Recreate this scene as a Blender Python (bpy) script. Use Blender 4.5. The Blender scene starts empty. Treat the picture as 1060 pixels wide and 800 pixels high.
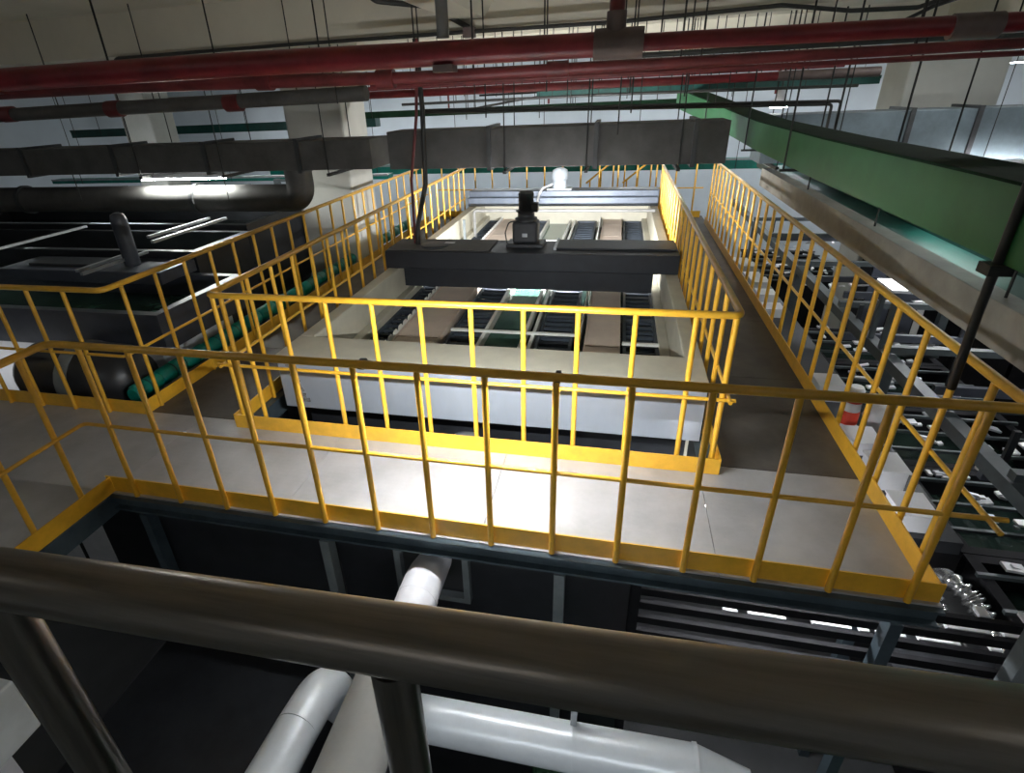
import bpy, math, random
from mathutils import Vector, Matrix
random.seed(7)
S = bpy.context.scene
COL = S.collection

# ------------------------------------------------------------------ camera
cam_d = bpy.data.cameras.new('camera')
cam = bpy.data.objects.new('camera', cam_d)
COL.objects.link(cam)
S.camera = cam
YAW, PITCH, ROLL, F = -0.2539, 0.4750, -0.0481, 571.97
_f = Vector((math.sin(YAW)*math.cos(PITCH), math.cos(YAW)*math.cos(PITCH), -math.sin(PITCH)))
_r = Vector((math.cos(YAW), -math.sin(YAW), 0))
_u = _r.cross(_f)
_r2 = math.cos(ROLL)*_r + math.sin(ROLL)*_u
_u2 = -math.sin(ROLL)*_r + math.cos(ROLL)*_u
M = Matrix((_r2, _u2, -_f)).transposed().to_4x4()
M.translation = Vector((0.3867, -2.324, 2.2874))
cam.matrix_world = M
cam_d.sensor_fit = 'HORIZONTAL'
cam_d.sensor_width = 36
cam_d.lens = 36*F/1060
cam_d.shift_x = 37.12/1060
cam_d.shift_y = -5.79/1060
cam_d.clip_start = 0.02

# ------------------------------------------------------------------ world, exposure
w = bpy.data.worlds.new('world')
S.world = w
w.use_nodes = True
w.node_tree.nodes['Background'].inputs[0].default_value = (0.5, 0.56, 0.62, 1)
w.node_tree.nodes['Background'].inputs[1].default_value = 0.02
S.view_settings.view_transform = 'Standard'
S.view_settings.look = 'None'
S.view_settings.gamma = 1
S.view_settings.exposure = 0.0
S.view_settings.use_curve_mapping = False
LED_RAIL, LED_BEAM, LED_DUCT, LED_FAR, FILL_ROOM, LED_PLANT, LED_TEAL, FILL_PIT = 950, 2800, 150, 100, 20, 140, 80, 30

# ------------------------------------------------------------------ materials
def mat(name, col, rough=0.5, metal=0.0, var=0.12, scale=6, bump=0.0, bscale=40, col2=None, stretch=(1, 1, 1), spec=0.5):
    m = bpy.data.materials.new(name)
    m.use_nodes = True
    nt = m.node_tree
    b = nt.nodes['Principled BSDF']
    b.inputs['Roughness'].default_value = rough
    b.inputs['Metallic'].default_value = metal
    b.inputs['Specular IOR Level'].default_value = spec
    tc = nt.nodes.new('ShaderNodeTexCoord')
    mp = nt.nodes.new('ShaderNodeMapping')
    mp.inputs['Scale'].default_value = stretch
    nt.links.new(tc.outputs['Object'], mp.inputs[0])
    n = nt.nodes.new('ShaderNodeTexNoise')
    n.inputs['Scale'].default_value = scale
    n.inputs['Detail'].default_value = 5
    n.inputs['Roughness'].default_value = 0.65
    nt.links.new(mp.outputs[0], n.inputs['Vector'])
    cr = nt.nodes.new('ShaderNodeValToRGB')
    c2 = col2 or tuple(c*(1-var) for c in col)
    c1 = col if col2 else tuple(min(1, c*(1+var)) for c in col)
    cr.color_ramp.elements[0].position = 0.35
    cr.color_ramp.elements[1].position = 0.65
    cr.color_ramp.elements[0].color = (*c2, 1)
    cr.color_ramp.elements[1].color = (*c1, 1)
    nt.links.new(n.outputs['Fac'], cr.inputs[0])
    nt.links.new(cr.outputs[0], b.inputs['Base Color'])
    if bump:
        n2 = nt.nodes.new('ShaderNodeTexNoise')
        n2.inputs['Scale'].default_value = bscale
        n2.inputs['Detail'].default_value = 3
        nt.links.new(mp.outputs[0], n2.inputs['Vector'])
        bp = nt.nodes.new('ShaderNodeBump')
        bp.inputs['Strength'].default_value = bump
        bp.inputs['Distance'].default_value = 0.01
        nt.links.new(n2.outputs['Fac'], bp.inputs['Height'])
        nt.links.new(bp.outputs[0], b.inputs['Normal'])
    return m

def emit(name, col, strength):
    m = bpy.data.materials.new(name)
    m.use_nodes = True
    nt = m.node_tree
    nt.nodes.clear()
    e = nt.nodes.new('ShaderNodeEmission')
    e.inputs[0].default_value = (*col, 1)
    e.inputs[1].default_value = strength
    o = nt.nodes.new('ShaderNodeOutputMaterial')
    nt.links.new(e.outputs[0], o.inputs[0])
    return m

yellow = mat('yellow_rail_paint', (0.78, 0.425, 0.032), 0.36, var=0.10, scale=9, bump=0.05)
yb_ = yellow.node_tree.nodes['Principled BSDF']
yb_.inputs['Coat Weight'].default_value = 0.6
yb_.inputs['Coat Roughness'].default_value = 0.25
def checker_plate():
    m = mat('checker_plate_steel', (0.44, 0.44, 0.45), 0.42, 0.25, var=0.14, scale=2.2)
    nt = m.node_tree
    b = nt.nodes['Principled BSDF']
    tc = nt.nodes.new('ShaderNodeTexCoord')
    mp = nt.nodes.new('ShaderNodeMapping')
    mp.inputs['Rotation'].default_value = (0, 0, math.radians(45))
    mp.inputs['Scale'].default_value = (34, 34, 34)
    nt.links.new(tc.outputs['Object'], mp.inputs[0])
    br = nt.nodes.new('ShaderNodeTexChecker')
    br.inputs['Scale'].default_value = 1.0
    nt.links.new(mp.outputs[0], br.inputs['Vector'])
    bp = nt.nodes.new('ShaderNodeBump')
    bp.inputs['Strength'].default_value = 0.18
    bp.inputs['Distance'].default_value = 0.003
    nt.links.new(br.outputs['Fac'], bp.inputs['Height'])
    nt.links.new(bp.outputs[0], b.inputs['Normal'])
    return m
deck_m = checker_plate()
walk_m = mat('dark_walkway_plate', (0.10, 0.09, 0.08), 0.6, 0.2, var=0.25, scale=3, bump=0.1)  # walkway plates are darker than the front deck
channel_m = mat('blue_grey_steel', (0.075, 0.105, 0.125), 0.45, 0.3, var=0.2, scale=5)
gantry_m = mat('dark_gantry_steel', (0.07, 0.085, 0.09), 0.45, 0.2, var=0.2, scale=5)
greysteel = mat('grey_painted_steel', (0.22, 0.25, 0.26), 0.45, 0.2, var=0.15, scale=5)
dark = mat('black_polypropylene', (0.022, 0.024, 0.028), 0.38, var=0.25, scale=4)
rack_m = mat('matt_black_rail', (0.012, 0.012, 0.014), 0.85, var=0.2, spec=0.2)
dark_blue = mat('dark_blue_grey_plastic', (0.055, 0.062, 0.080), 0.4, var=0.2, scale=3)
beige = mat('beige_tank_plastic', (0.50, 0.475, 0.38), 0.5, var=0.10, scale=2.5, bump=0.04, bscale=8)
panel_m = mat('pale_blue_grey_tank_panel', (0.36, 0.40, 0.46), 0.33, 0.15, var=0.08, scale=2, stretch=(1, 1, .4))
cream = mat('cream_trough_plastic', (0.60, 0.50, 0.42), 0.75, var=0.08, scale=3)
slat_m = mat('blue_grey_slat', (0.045, 0.058, 0.075), 0.6, var=0.2, scale=8)
white_bar = mat('white_plastic_bar', (0.75, 0.76, 0.72), 0.4, var=0.06)
water_m = mat('dark_water', (0.012, 0.022, 0.018), 0.06, var=0.3, scale=2, bump=0.08, bscale=6)
greenwater = mat('green_water', (0.06, 0.13, 0.10), 0.06, var=0.3, scale=2, bump=0.12, bscale=9)
beam_m = mat('dark_slate_beam', (0.022, 0.025, 0.032), 0.5, 0.2, var=0.2, scale=4)
beam_lt = mat('slate_blue_beam', (0.16, 0.19, 0.24), 0.42, 0.2, var=0.15, scale=4)
motor_m = mat('dark_motor_paint', (0.035, 0.037, 0.042), 0.5, 0.2, var=0.2)
motor_w = mat('pale_motor_paint', (0.62, 0.68, 0.74), 0.4, 0.1, var=0.1)
red = mat('red_pipe_paint', (0.19, 0.018, 0.024), 0.38, var=0.25, scale=5, bump=0.04)
darkred = mat('dull_red_pipe_paint', (0.14, 0.022, 0.024), 0.5, var=0.3, scale=5)
pipe_grey = mat('grey_pipe', (0.25, 0.25, 0.24), 0.5, var=0.15)
coupling_m = mat('greyish_coupling', (0.16, 0.12, 0.11), 0.5, 0.2, var=0.2)
duct_m = mat('dusty_grey_duct', (0.085, 0.082, 0.078), 0.75, 0.0, var=0.22, scale=3)
duct_blue = mat('blue_grey_duct', (0.16, 0.20, 0.225), 0.5, 0.25, var=0.18, scale=3)
duct_beige = mat('beige_grey_duct', (0.30, 0.285, 0.25), 0.6, 0.1, var=0.18, scale=3)
flange_m = mat('dark_duct_flange', (0.06, 0.062, 0.064), 0.5, 0.3, var=0.2)
rod_m = mat('dark_threaded_rod', (0.035, 0.035, 0.033), 0.5, 0.5, var=0.2)
conduit_m = mat('black_conduit', (0.03, 0.03, 0.028), 0.5, var=0.2)
green_m = mat('green_tray_paint', (0.035, 0.17, 0.055), 0.42, var=0.14, scale=3)
green_dk = mat('dark_green_lid', (0.012, 0.036, 0.018), 0.85, var=0.25, scale=4, spec=0.15)
teal_m = mat('teal_paint', (0.0, 0.20, 0.155), 0.4, var=0.2, scale=4)
teal_dk = mat('dark_teal_tray', (0.008, 0.06, 0.05), 0.4, var=0.25, scale=4)
ceil_m = mat('ceiling_plaster', (0.80, 0.76, 0.65), 0.85, var=0.06, scale=1.2, bump=0.05, bscale=20)
beamc_m = mat('beam_plaster', (0.68, 0.645, 0.54), 0.85, var=0.06, scale=1.2, bump=0.05, bscale=20)
wall_m = mat('white_wall_paint', (0.66, 0.71, 0.76), 0.8, var=0.05, scale=0.8)
column_m = mat('grey_column_plaster', (0.50, 0.50, 0.46), 0.8, var=0.07, scale=1.5)
ground_m = mat('grey_ground_epoxy', (0.05, 0.052, 0.055), 0.45, var=0.25, scale=0.9)
stain = mat('brushed_stainless', (0.23, 0.205, 0.18), 0.30, 0.92, var=0.30, scale=5, stretch=(0.25, 6, 6), bump=0.03)
stain_v = mat('brushed_stainless_post', (0.22, 0.20, 0.18), 0.28, 0.92, var=0.25, scale=5, stretch=(6, 6, 0.25))
whitepipe = mat('white_pipe_jacket', (0.80, 0.80, 0.84), 0.45, var=0.07, scale=3)
greypipe = mat('matt_grey_pipe_sleeve', (0.40, 0.40, 0.38), 0.6, var=0.07, scale=3)
alu = mat('aluminium_cladding', (0.74, 0.79, 0.84), 0.3, 0.12, var=0.05, scale=4, bump=0.03)
white_pl = mat('white_plastic', (0.78, 0.78, 0.80), 0.45, var=0.05)
lightgrey = mat('light_grey_plastic', (0.55, 0.58, 0.58), 0.5, var=0.08)
redband = mat('red_band', (0.72, 0.06, 0.03), 0.45, var=0.08)
hose_m = mat('silver_foil_hose', (0.6, 0.6, 0.6), 0.25, 0.9, var=0.15)
galv = mat('galvanised_steel', (0.42, 0.44, 0.46), 0.35, 0.6, var=0.15, scale=8)
lampshell = mat('lamp_housing', (0.10, 0.10, 0.10), 0.5, 0.3)
streak_m = mat('mottled_streak', (0.6, 0.6, 0.6), 0.25, 0.4, var=0.5, scale=60, col2=(0.2, 0.2, 0.2))

# ------------------------------------------------------------------ helpers
WOFF = {}

class MB:
    def __init__(s):
        s.v, s.f, s.sm = [], [], []
    def add(s, vs, fs, smooth=False):
        o = len(s.v)
        s.v += [tuple(v) for v in vs]
        for f in fs:
            s.f.append(tuple(o+i for i in f))
            s.sm.append(smooth)
        return s
    def box(s, x0, x1, y0, y1, z0, z1):
        return s.add([(x0, y0, z0), (x1, y0, z0), (x1, y1, z0), (x0, y1, z0), (x0, y0, z1), (x1, y0, z1), (x1, y1, z1), (x0, y1, z1)],
                     [(0, 3, 2, 1), (4, 5, 6, 7), (0, 1, 5, 4), (1, 2, 6, 5), (2, 3, 7, 6), (3, 0, 4, 7)])
    def obox(s, c, size, rot=None):
        R = rot or Matrix.Identity(3)
        c = Vector(c)
        h = [d/2 for d in size]
        vs = []
        for z in (-1, 1):
            for x, y in ((-1, -1), (1, -1), (1, 1), (-1, 1)):
                vs.append(c + R @ Vector((x*h[0], y*h[1], z*h[2])))
        return s.add(vs, [(0, 3, 2, 1), (4, 5, 6, 7), (0, 1, 5, 4), (1, 2, 6, 5), (2, 3, 7, 6), (3, 0, 4, 7)])
    def tube(s, path, r, n=12, cap=True, sq=None):
        P = [Vector(p) for p in path]
        R = r if isinstance(r, (list, tuple)) else [r]*len(P)
        T = []
        for i in range(len(P)):
            a = P[max(0, i-1)]
            b = P[min(len(P)-1, i+1)]
            t = (b-a)
            T.append(t.normalized() if t.length > 1e-9 else (T[-1] if T else Vector((0, 0, 1))))
        up = Vector((0, 0, 1)) if abs(T[0].z) < 0.9 else Vector((0, 1, 0))
        nx = T[0].cross(up).normalized()
        vs, fs = [], []
        for i, p in enumerate(P):
            nx = (nx - T[i]*nx.dot(T[i])).normalized()
            ny = T[i].cross(nx)
            for k in range(n):
                a = 2*math.pi*k/n
                vs.append(p + R[i]*(math.cos(a)*nx*(sq[0] if sq else 1) + math.sin(a)*ny*(sq[1] if sq else 1)))
        for i in range(len(P)-1):
            for k in range(n):
                k2 = (k+1) % n
                fs.append((i*n+k, i*n+k2, (i+1)*n+k2, (i+1)*n+k))
        s.add(vs, fs, True)
        if cap:
            s.add(vs[:n], [tuple(range(n-1, -1, -1))])
            s.add(vs[-n:], [tuple(range(n))])
        return s
    def lathe(s, c, prof, n=20, axis='z'):
        c = Vector(c)
        vs, fs = [], []
        for r, h in prof:
            for k in range(n):
                a = 2*math.pi*k/n
                x, y = r*math.cos(a), r*math.sin(a)
                d = {'z': (x, y, h), 'y': (x, h, -y), 'x': (h, x, y)}[axis]
                vs.append(c + Vector(d))
        for i in range(len(prof)-1):
            for k in range(n):
                k2 = (k+1) % n
                fs.append((i*n+k, i*n+k2, (i+1)*n+k2, (i+1)*n+k))
        s.add(vs, fs, True)
        s.add(vs[:n], [tuple(range(n-1, -1, -1))])
        s.add(vs[-n:], [tuple(range(n))])
        return s
    def extrude(s, poly, a0, a1, axis):
        n = len(poly)
        def P(p, a):
            return {'x': (a, p[0], p[1]), 'y': (p[0], a, p[1]), 'z': (p[0], p[1], a)}[axis]
        vs = [P(p, a0) for p in poly] + [P(p, a1) for p in poly]
        fs = [tuple(range(n-1, -1, -1)), tuple(range(n, 2*n))]
        fs += [(k, (k+1) % n, n+(k+1) % n, n+k) for k in range(n)]
        return s.add(vs, fs)
    def build(s, name, m, parent=None, bev=0, kind=None, label=None, local=False, loc=None):
        me = bpy.data.meshes.new(name)
        if parent is not None:
            off = WOFF[parent.name]
        elif loc is not None:
            off = Vector(loc)
        else:
            xs, ys, zs = zip(*s.v)
            off = Vector(((min(xs)+max(xs))/2, (min(ys)+max(ys))/2, min(zs)))
        if local:
            me.from_pydata(s.v, [], s.f)
        else:
            me.from_pydata([tuple(Vector(v)-off) for v in s.v], [], s.f)
        me.polygons.foreach_set('use_smooth', s.sm)
        me.materials.append(m)
        me.update()
        o = bpy.data.objects.new(name, me)
        COL.objects.link(o)
        if parent is not None:
            o.parent = parent
            WOFF[o.name] = off
        else:
            o.location = off
            WOFF[o.name] = off.copy()
        if bev:
            b = o.modifiers.new('bevel', 'BEVEL')
            b.width = bev
            b.segments = 2
            b.limit_method = 'ANGLE'
        if kind:
            o['kind'] = kind
        if label:
            o['label'] = label
        return o

def thing(name, label, cat, loc=(0, 0, 0), group=None):
    o = bpy.data.objects.new(name, None)
    o.empty_display_size = 0.1
    COL.objects.link(o)
    o.location = loc
    WOFF[o.name] = Vector(loc)
    o['label'] = label
    o['category'] = cat
    if group:
        o['group'] = group
    return o

def tag(o, label, cat, group=None):
    o['label'] = label
    o['category'] = cat
    if group:
        o['group'] = group
    return o

def inst(src, parent, loc, rot=None):
    """copy of a part at a place local to its parent's own location"""
    c = src.copy()
    COL.objects.link(c)
    c.parent = parent
    c.location = loc
    if rot:
        c.rotation_euler = rot
    return c

def copy_thing(o, loc, label=None):
    c = o.copy()
    COL.objects.link(c)
    c.location = loc
    WOFF[c.name] = Vector(loc)
    if label:
        c['label'] = label
    for ch in list(o.children):
        d = ch.copy()
        COL.objects.link(d)
        d.parent = c
        for g in list(ch.children):
            e = g.copy()
            COL.objects.link(e)
            e.parent = d
    return c

ORD = ['first', 'second', 'third', 'fourth', 'fifth', 'sixth', 'seventh', 'eighth', 'ninth', 'tenth', 'eleventh', 'twelfth', 'thirteenth', 'fourteenth', 'fifteenth', 'sixteenth', 'seventeenth', 'eighteenth', 'nineteenth', 'twentieth', 'twenty-first', 'twenty-second', 'twenty-third']

def rounded(pts, r, n=6):
    P = [Vector(p) for p in pts]
    out = [P[0]]
    for i in range(1, len(P)-1):
        a, b, c = P[i-1], P[i], P[i+1]
        d1 = (a-b).normalized()
        d2 = (c-b).normalized()
        ang = d1.angle(d2)
        if ang > 3.1:
            out.append(b)
            continue
        t = min(r/math.tan(ang/2), (a-b).length*0.49, (c-b).length*0.49)
        p0, p2 = b+d1*t, b+d2*t
        for k in range(n+1):
            u = k/n
            out.append((1-u)**2*p0 + 2*u*(1-u)*b + u*u*p2)
    out.append(P[-1])
    return out

def struct(name, mb, m, bev=0):
    return mb.build(name, m, bev=bev, kind='structure')

# ------------------------------------------------------------------ room shell
GZ = -3.2
struct('floor', MB().box(-16, 14, -7, 17, GZ-0.2, GZ), ground_m)
struct('ceiling', MB().box(-16, 14, -7, 17, 3.2, 3.4), ceil_m)
struct('wall_back', MB().box(-16, 14, 17, 17.2, GZ-0.2, 3.4), wall_m)
struct('wall_front', MB().box(-16, 14, -7.2, -7, GZ-0.2, 3.4), wall_m)
struct('wall_left', MB().box(-16.2, -16, -7, 17, GZ-0.2, 3.4), wall_m)
struct('wall_right', MB().box(14, 14.2, -7, 17, GZ-0.2, 3.4), wall_m)
# ceiling beams: one across over the tank, one lengthwise with a haunch, further ones behind
struct('trim_1', MB().extrude([(3.35, 2.82), (3.75, 2.82), (3.75, 3.2), (3.35, 3.2)], -15.9, 13.9, 'x'), beamc_m)
struct('trim_2', MB().extrude([(8.6, 2.80), (9.0, 2.80), (9.0, 3.2), (8.6, 3.2)], -15.9, 13.9, 'x'), beamc_m)
struct('trim_3', MB().extrude([(-1.35, 3.2), (-1.15, 2.9), (-0.85, 2.9), (-0.65, 3.2)], -6.9, 3.35, 'y'), beamc_m)
struct('trim_4', MB().extrude([(4.9, 2.86), (5.3, 2.86), (5.3, 3.2), (4.9, 3.2)], 3.75, 16.9, 'y'), beamc_m)
# columns
struct('wall_column_1', MB().box(-4.42, -3.50, 5.75, 6.6, GZ, 3.2), column_m, 0.03)
struct('wall_column_2', MB().box(3.95, 5.05, 6.9, 7.7, GZ, 2.86), column_m, 0.03)
struct('wall_column_3', MB().box(-9.6, -8.9, 8.2, 8.9, GZ, 2.8), column_m, 0.03)

# ------------------------------------------------------------------ platform
plat = thing('steel_platform', 'raised steel platform of checker plates around the settling tank', 'platform', (0, 0, -0.2))
xs = [-6.0, -4.4, -2.85, -1.55, -0.25, 1.05, 2.06]
for a, b in zip(xs, xs[1:]):
    MB().box(a+0.002, b-0.002, 0.0, 1.0, -0.012, 0).build('deck_plate', deck_m, plat)
for a, b in ((-2.2, -1.1), (-1.1, 0.0)):
    MB().box(-4.4, -2.86, a+0.002, b-0.002, -0.012, 0).build('deck_plate', deck_m, plat)
    MB().box(-6.0, -4.404, a+0.002, b-0.002, -0.012, 0).build('deck_plate', deck_m, plat)
ys = [1.004, 2.4, 3.8, 5.2, 6.6, 8.9]
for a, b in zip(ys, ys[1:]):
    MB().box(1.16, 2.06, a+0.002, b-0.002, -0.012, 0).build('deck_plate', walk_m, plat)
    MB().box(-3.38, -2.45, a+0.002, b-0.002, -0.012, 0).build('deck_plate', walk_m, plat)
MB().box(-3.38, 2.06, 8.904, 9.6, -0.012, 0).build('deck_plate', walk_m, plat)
# edge channel along the open side, and its return on the left
MB().extrude([(-0.035, -0.012), (0.02, -0.012), (0.02, -0.12), (-0.035, -0.12), (-0.035, -0.105), (0.005, -0.105), (0.005, -0.027), (-0.035, -0.027)], -2.85, 2.06, 'x').build('edge_channel', channel_m, plat)
MB().box(-2.85, -2.80, -2.2, 0.0, -0.15, -0.012).build('edge_channel', channel_m, plat)
MB().box(2.02, 2.07, 0.02, 9.6, -0.17, -0.012).build('edge_channel', channel_m, plat)
MB().box(1.10, 1.16, 1.0, 8.9, -0.17, -0.012).build('edge_channel', channel_m, plat)
MB().box(-2.45, -2.39, 1.0, 8.9, -0.17, -0.012).build('edge_channel', channel_m, plat)
MB().box(-3.42, -3.38, 1.0, 9.6, -0.17, -0.012).build('edge_channel', channel_m, plat)
for x in (-2.6, -1.25, 0.22, 1.9):
    MB().box(x-0.03, x+0.03, -0.02, 0.06, GZ, -0.15).build('support_post', greysteel if x in (-1.25, 0.22) else channel_m, plat)
for x, y in ((-3.3, 4), (-3.3, 8.5), (2.0, 4.5), (2.0, 8.5), (-5.8, 0.1), (-5.8, -2.1), (-2.9, -2.1)):
    MB().box(x-0.04, x+0.04, y-0.04, y+0.04, GZ, -0.012).build('support_post', channel_m, plat)
# boarded side of the pit under the platform
fas = thing('pit_cladding', 'black cladding boards closing the pit below the front platform edge', 'cladding', (-0.5, 0.09, GZ))
for x0, x1 in ((-2.57, -1.28), (-1.22, -0.77), (-0.37, 0.19), (0.25, 0.62)):
    MB().box(x0, x1, 0.08, 0.10, GZ, -0.15).build('cladding_board', dark, fas)
MB().box(-0.77, -0.37, 0.08, 0.10, GZ, -0.52).build('cladding_board', dark, fas)
fr = MB()
fr.box(-0.81, -0.77, 0.03, 0.08, -0.52, -0.15)
fr.box(-0.37, -0.33, 0.03, 0.08, -0.52, -0.15)
fr.box(-0.81, -0.33, 0.03, 0.08, -0.56, -0.52)
fr.build('opening_frame', greysteel, fas)

# louvre rails under the right part of the platform
lv = thing('louvre_rack', 'rack of long black rails with pale pieces for light in the gaps under the right end of the front platform', 'rack', (1.6, 0.3, GZ))
for x in (0.66, 2.85):
    MB().box(x-0.03, x+0.03, 0.14, 0.5, GZ, -0.16).build('upright', rack_m, lv)
k = 0
for z in (-0.24, -0.37, -0.50, -0.64, -0.78):
    y = 0.15 + (abs(z)-0.2)*0.10
    MB().box(0.63, 2.88, y, y+0.03, z-0.035, z+0.02).build('rail', rack_m, lv)
    x = 0.95
    while x < 2.65:
        L = random.choice((0.05, 0.08, 0.14, 0.2))
        if z > -0.6 and x > 1.0 and random.random() < 0.9:
            MB().box(x, x+L, y+0.035, y+0.10, z+0.005, z+0.024).build('gap_glint', white_pl, lv)  # white pieces stand in for light seen through the gaps
        x += L+random.choice((0.04, 0.06, 0.14))
    k += 1

# ------------------------------------------------------------------ guardrails
HR, MR, PR = 0.0225, 0.0125, 0.017
def guardrail(name, label, top, mid, posts, toes, base=(0, 0, 0)):
    g = thing(name, label, 'railing', base)
    MB().tube(rounded(top, 0.06), HR, 14).build('handrail', yellow, g)
    for m in mid:
        MB().tube(rounded(m, 0.04), MR, 10).build('mid_rail', yellow, g)
    p0 = MB().tube([(0, 0, 0), (0, 0, 1.085)], PR, 10).build('post', yellow, g, local=True)
    for i, (x, y) in enumerate(posts):
        if i == 0:
            p0.location = Vector((x, y, 0)) - Vector(base)
        else:
            inst(p0, g, Vector((x, y, 0)) - Vector(base))
    for (x0, x1, y0, y1) in toes:
        MB().box(x0, x1, y0, y1, 0.001, 0.12).build('toe_board', yellow, g)
    return g

H = 1.1
front_posts = [(-2.603+0.3469*i, 0.0) for i in range(14)] + [(-2.82, -0.19), (-2.82, -0.52), (-2.82, -0.87), (-2.82, -1.22)]
fg = guardrail('guardrail', 'long yellow guardrail nearest the viewer, along the pit edge, turning a corner at its end', 
          [(-2.82, -1.6, H), (-2.82, 0.0, H), (2.05, 0.0, H)],
          [[(-2.80, -1.6, 0.55), (-2.80, 0.0, 0.55), (2.14, 0.0, 0.55)]],
          front_posts,
          [(-2.84, 2.05, 0.018, 0.026), (-2.806, -2.798, -1.6, 0.018)], (-0.3, 0, 0))
MB().box(-2.86, -2.79, -0.94, -0.80, 0.10, 0.22).build('bracket', yellow, fg)
guardrail('guardrail', 'yellow guardrail along the outer edge of the walkway beside the production line',
          [(2.05, -0.02, H), (2.05, 8.9, H)],
          [[(2.065, -0.10, 0.55), (2.065, 8.9, 0.55)]],
          [(2.05, 0.26)] + [(2.05, 0.53+0.345*i) for i in range(25)],
          [(2.022, 2.030, 0.03, 8.9)], (2.05, 4, 0))
yT = 0.935
tank_posts = [(-2.19+0.343*i, yT) for i in range(10)] + [(-2.41, yT+0.02), (1.12, yT+0.02)]
tank_posts += [(1.14, yT+0.13+0.345*i) for i in range(22)] + [(-2.43, yT+0.13+0.345*i) for i in range(22)]
tr = guardrail('guardrail', 'yellow guardrail around the front and sides of the settling tank, brightly lit in the middle',
          [(-2.43, 8.45, H), (-2.43, yT, H), (1.14, yT, H), (1.14, 8.45, H)],
          [[(-2.49, yT-0.015, 0.55), (1.19, yT-0.015, 0.55)], [(1.155, yT-0.05, 0.55), (1.155, 8.45, 0.55)], [(-2.445, yT-0.05, 0.55), (-2.445, 8.45, 0.55)]],
          tank_posts,
          [(-2.46, 1.17, yT-0.035, yT-0.027), (1.162, 1.170, yT-0.027, 8.45), (-2.462, -2.454, yT-0.027, 8.45)], (-0.6, 4, 0))
guardrail('guardrail', 'yellow guardrail round the corner of the dark plating tanks beyond the platform',
          [(-6.2, 0.94, H), (-3.36, 0.94, H), (-3.36, 8.9, H)],
          [[(-6.2, 0.94, 0.55), (-3.36, 0.94, 0.55), (-3.36, 8.9, 0.55)]],
          [(-5.9+0.36*i, 0.94) for i in range(7)] + [(-3.36, 1.12+0.36*i) for i in range(22)],
          [(-6.2, -3.36, 0.955, 0.963), (-3.372, -3.364, 0.963, 8.9)], (-3.4, 3, 0))
guardrail('guardrail', 'yellow guardrail across the far end of the platform behind the tank',
          [(-3.3, 9.45, H), (2.0, 9.45, H)], [[(-3.3, 9.45, 0.55), (2.0, 9.45, 0.55)]],
          [(-3.2+0.36*i, 9.45) for i in range(15)], [(-3.3, 2.0, 9.44, 9.448)], (-0.6, 9.45, 0))
# far sloping stair rails
for x0, lab in ((0.25, 'small yellow stair rail sloping down behind the pale motor'), (1.0, 'small yellow stair rail sloping down at the far end of the tank railing')):
    st = thing('stair_rail', lab, 'railing', (x0, 10.2, 0))
    MB().tube([(x0-0.5, 10.2, 0.55), (x0+0.35, 10.2, 1.25)], 0.02, 8).build('handrail', yellow, st)
    for q in (-0.42, -0.2, 0.05, 0.28):
        zt = 0.55+(q+0.5)*0.82
        MB().tube([(x0+q, 10.2, -0.6), (x0+q, 10.2, zt)], 0.016, 8).build('post', yellow, st)

# ------------------------------------------------------------------ LED strip behind the front handrail
def led_bar(name, label, c, length, axis, aim, m_em, r=0.016, group=None):
    """tubular lamp: half round housing with a diffuser strip facing AIM"""
    t = thing(name, label, 'lamp', c, group)
    c = Vector(c)
    ax = {'x': Vector((1, 0, 0)), 'y': Vector((0, 1, 0))}[axis]
    aim = Vector(aim).normalized()
    side = ax.cross(aim).normalized()
    def half(rr, a0, a1, n=8):
        out = []
        for k in range(n+1):
            a = a0+(a1-a0)*k/n
            out.append(aim*math.cos(a)*rr + side*math.sin(a)*rr)
        return out
    for nm, a0, a1, m in (('housing', math.radians(40), math.radians(320), lampshell), ('diffuser', math.radians(-40), math.radians(40), m_em)):
        pr = half(r, a0, a1)
        n = len(pr)
        vs = [c-ax*length/2+p for p in pr] + [c+ax*length/2+p for p in pr]
        mb = MB().add(vs, [(k, k+1, n+k+1, n+k) for k in range(n-1)] + [tuple(range(n)), tuple(range(2*n-1, n-1, -1))])
        mb.build(nm, m, t)
    return t
em_rail = emit('led_white_rail', (0.95, 0.98, 1.0), LED_RAIL)
em_beam = emit('led_white_beam', (0.97, 0.98, 1.0), LED_BEAM)
em_duct = emit('led_white_duct', (0.97, 1.0, 0.95), LED_DUCT)
em_far = emit('led_far', (0.90, 0.96, 1.0), LED_FAR)
em_fill_room = emit('fill_room', (0.97, 0.98, 0.97), FILL_ROOM)
em_plant = emit('led_plant', (0.95, 0.97, 1.0), LED_PLANT)
em_fill_line = emit('fill_line', (0.95, 0.98, 1.0), 70)
em_teal = emit('led_teal', (0.95, 1.0, 0.97), LED_TEAL)
lb0 = led_bar('led_bar', 'slim led work light tied behind the front handrail, shining on the tank', (-0.32, 0.045, 1.088), 1.25, 'x', (0, 1, -0.75), em_rail, 0.014)
for x in (-0.82, 0.18):
    MB().tube([(x-0.012, 0.022, 1.094), (x+0.012, 0.022, 1.094)], 0.042, 16, sq=(1, 0.64)).build('tie_strap', conduit_m, lb0)

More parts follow.
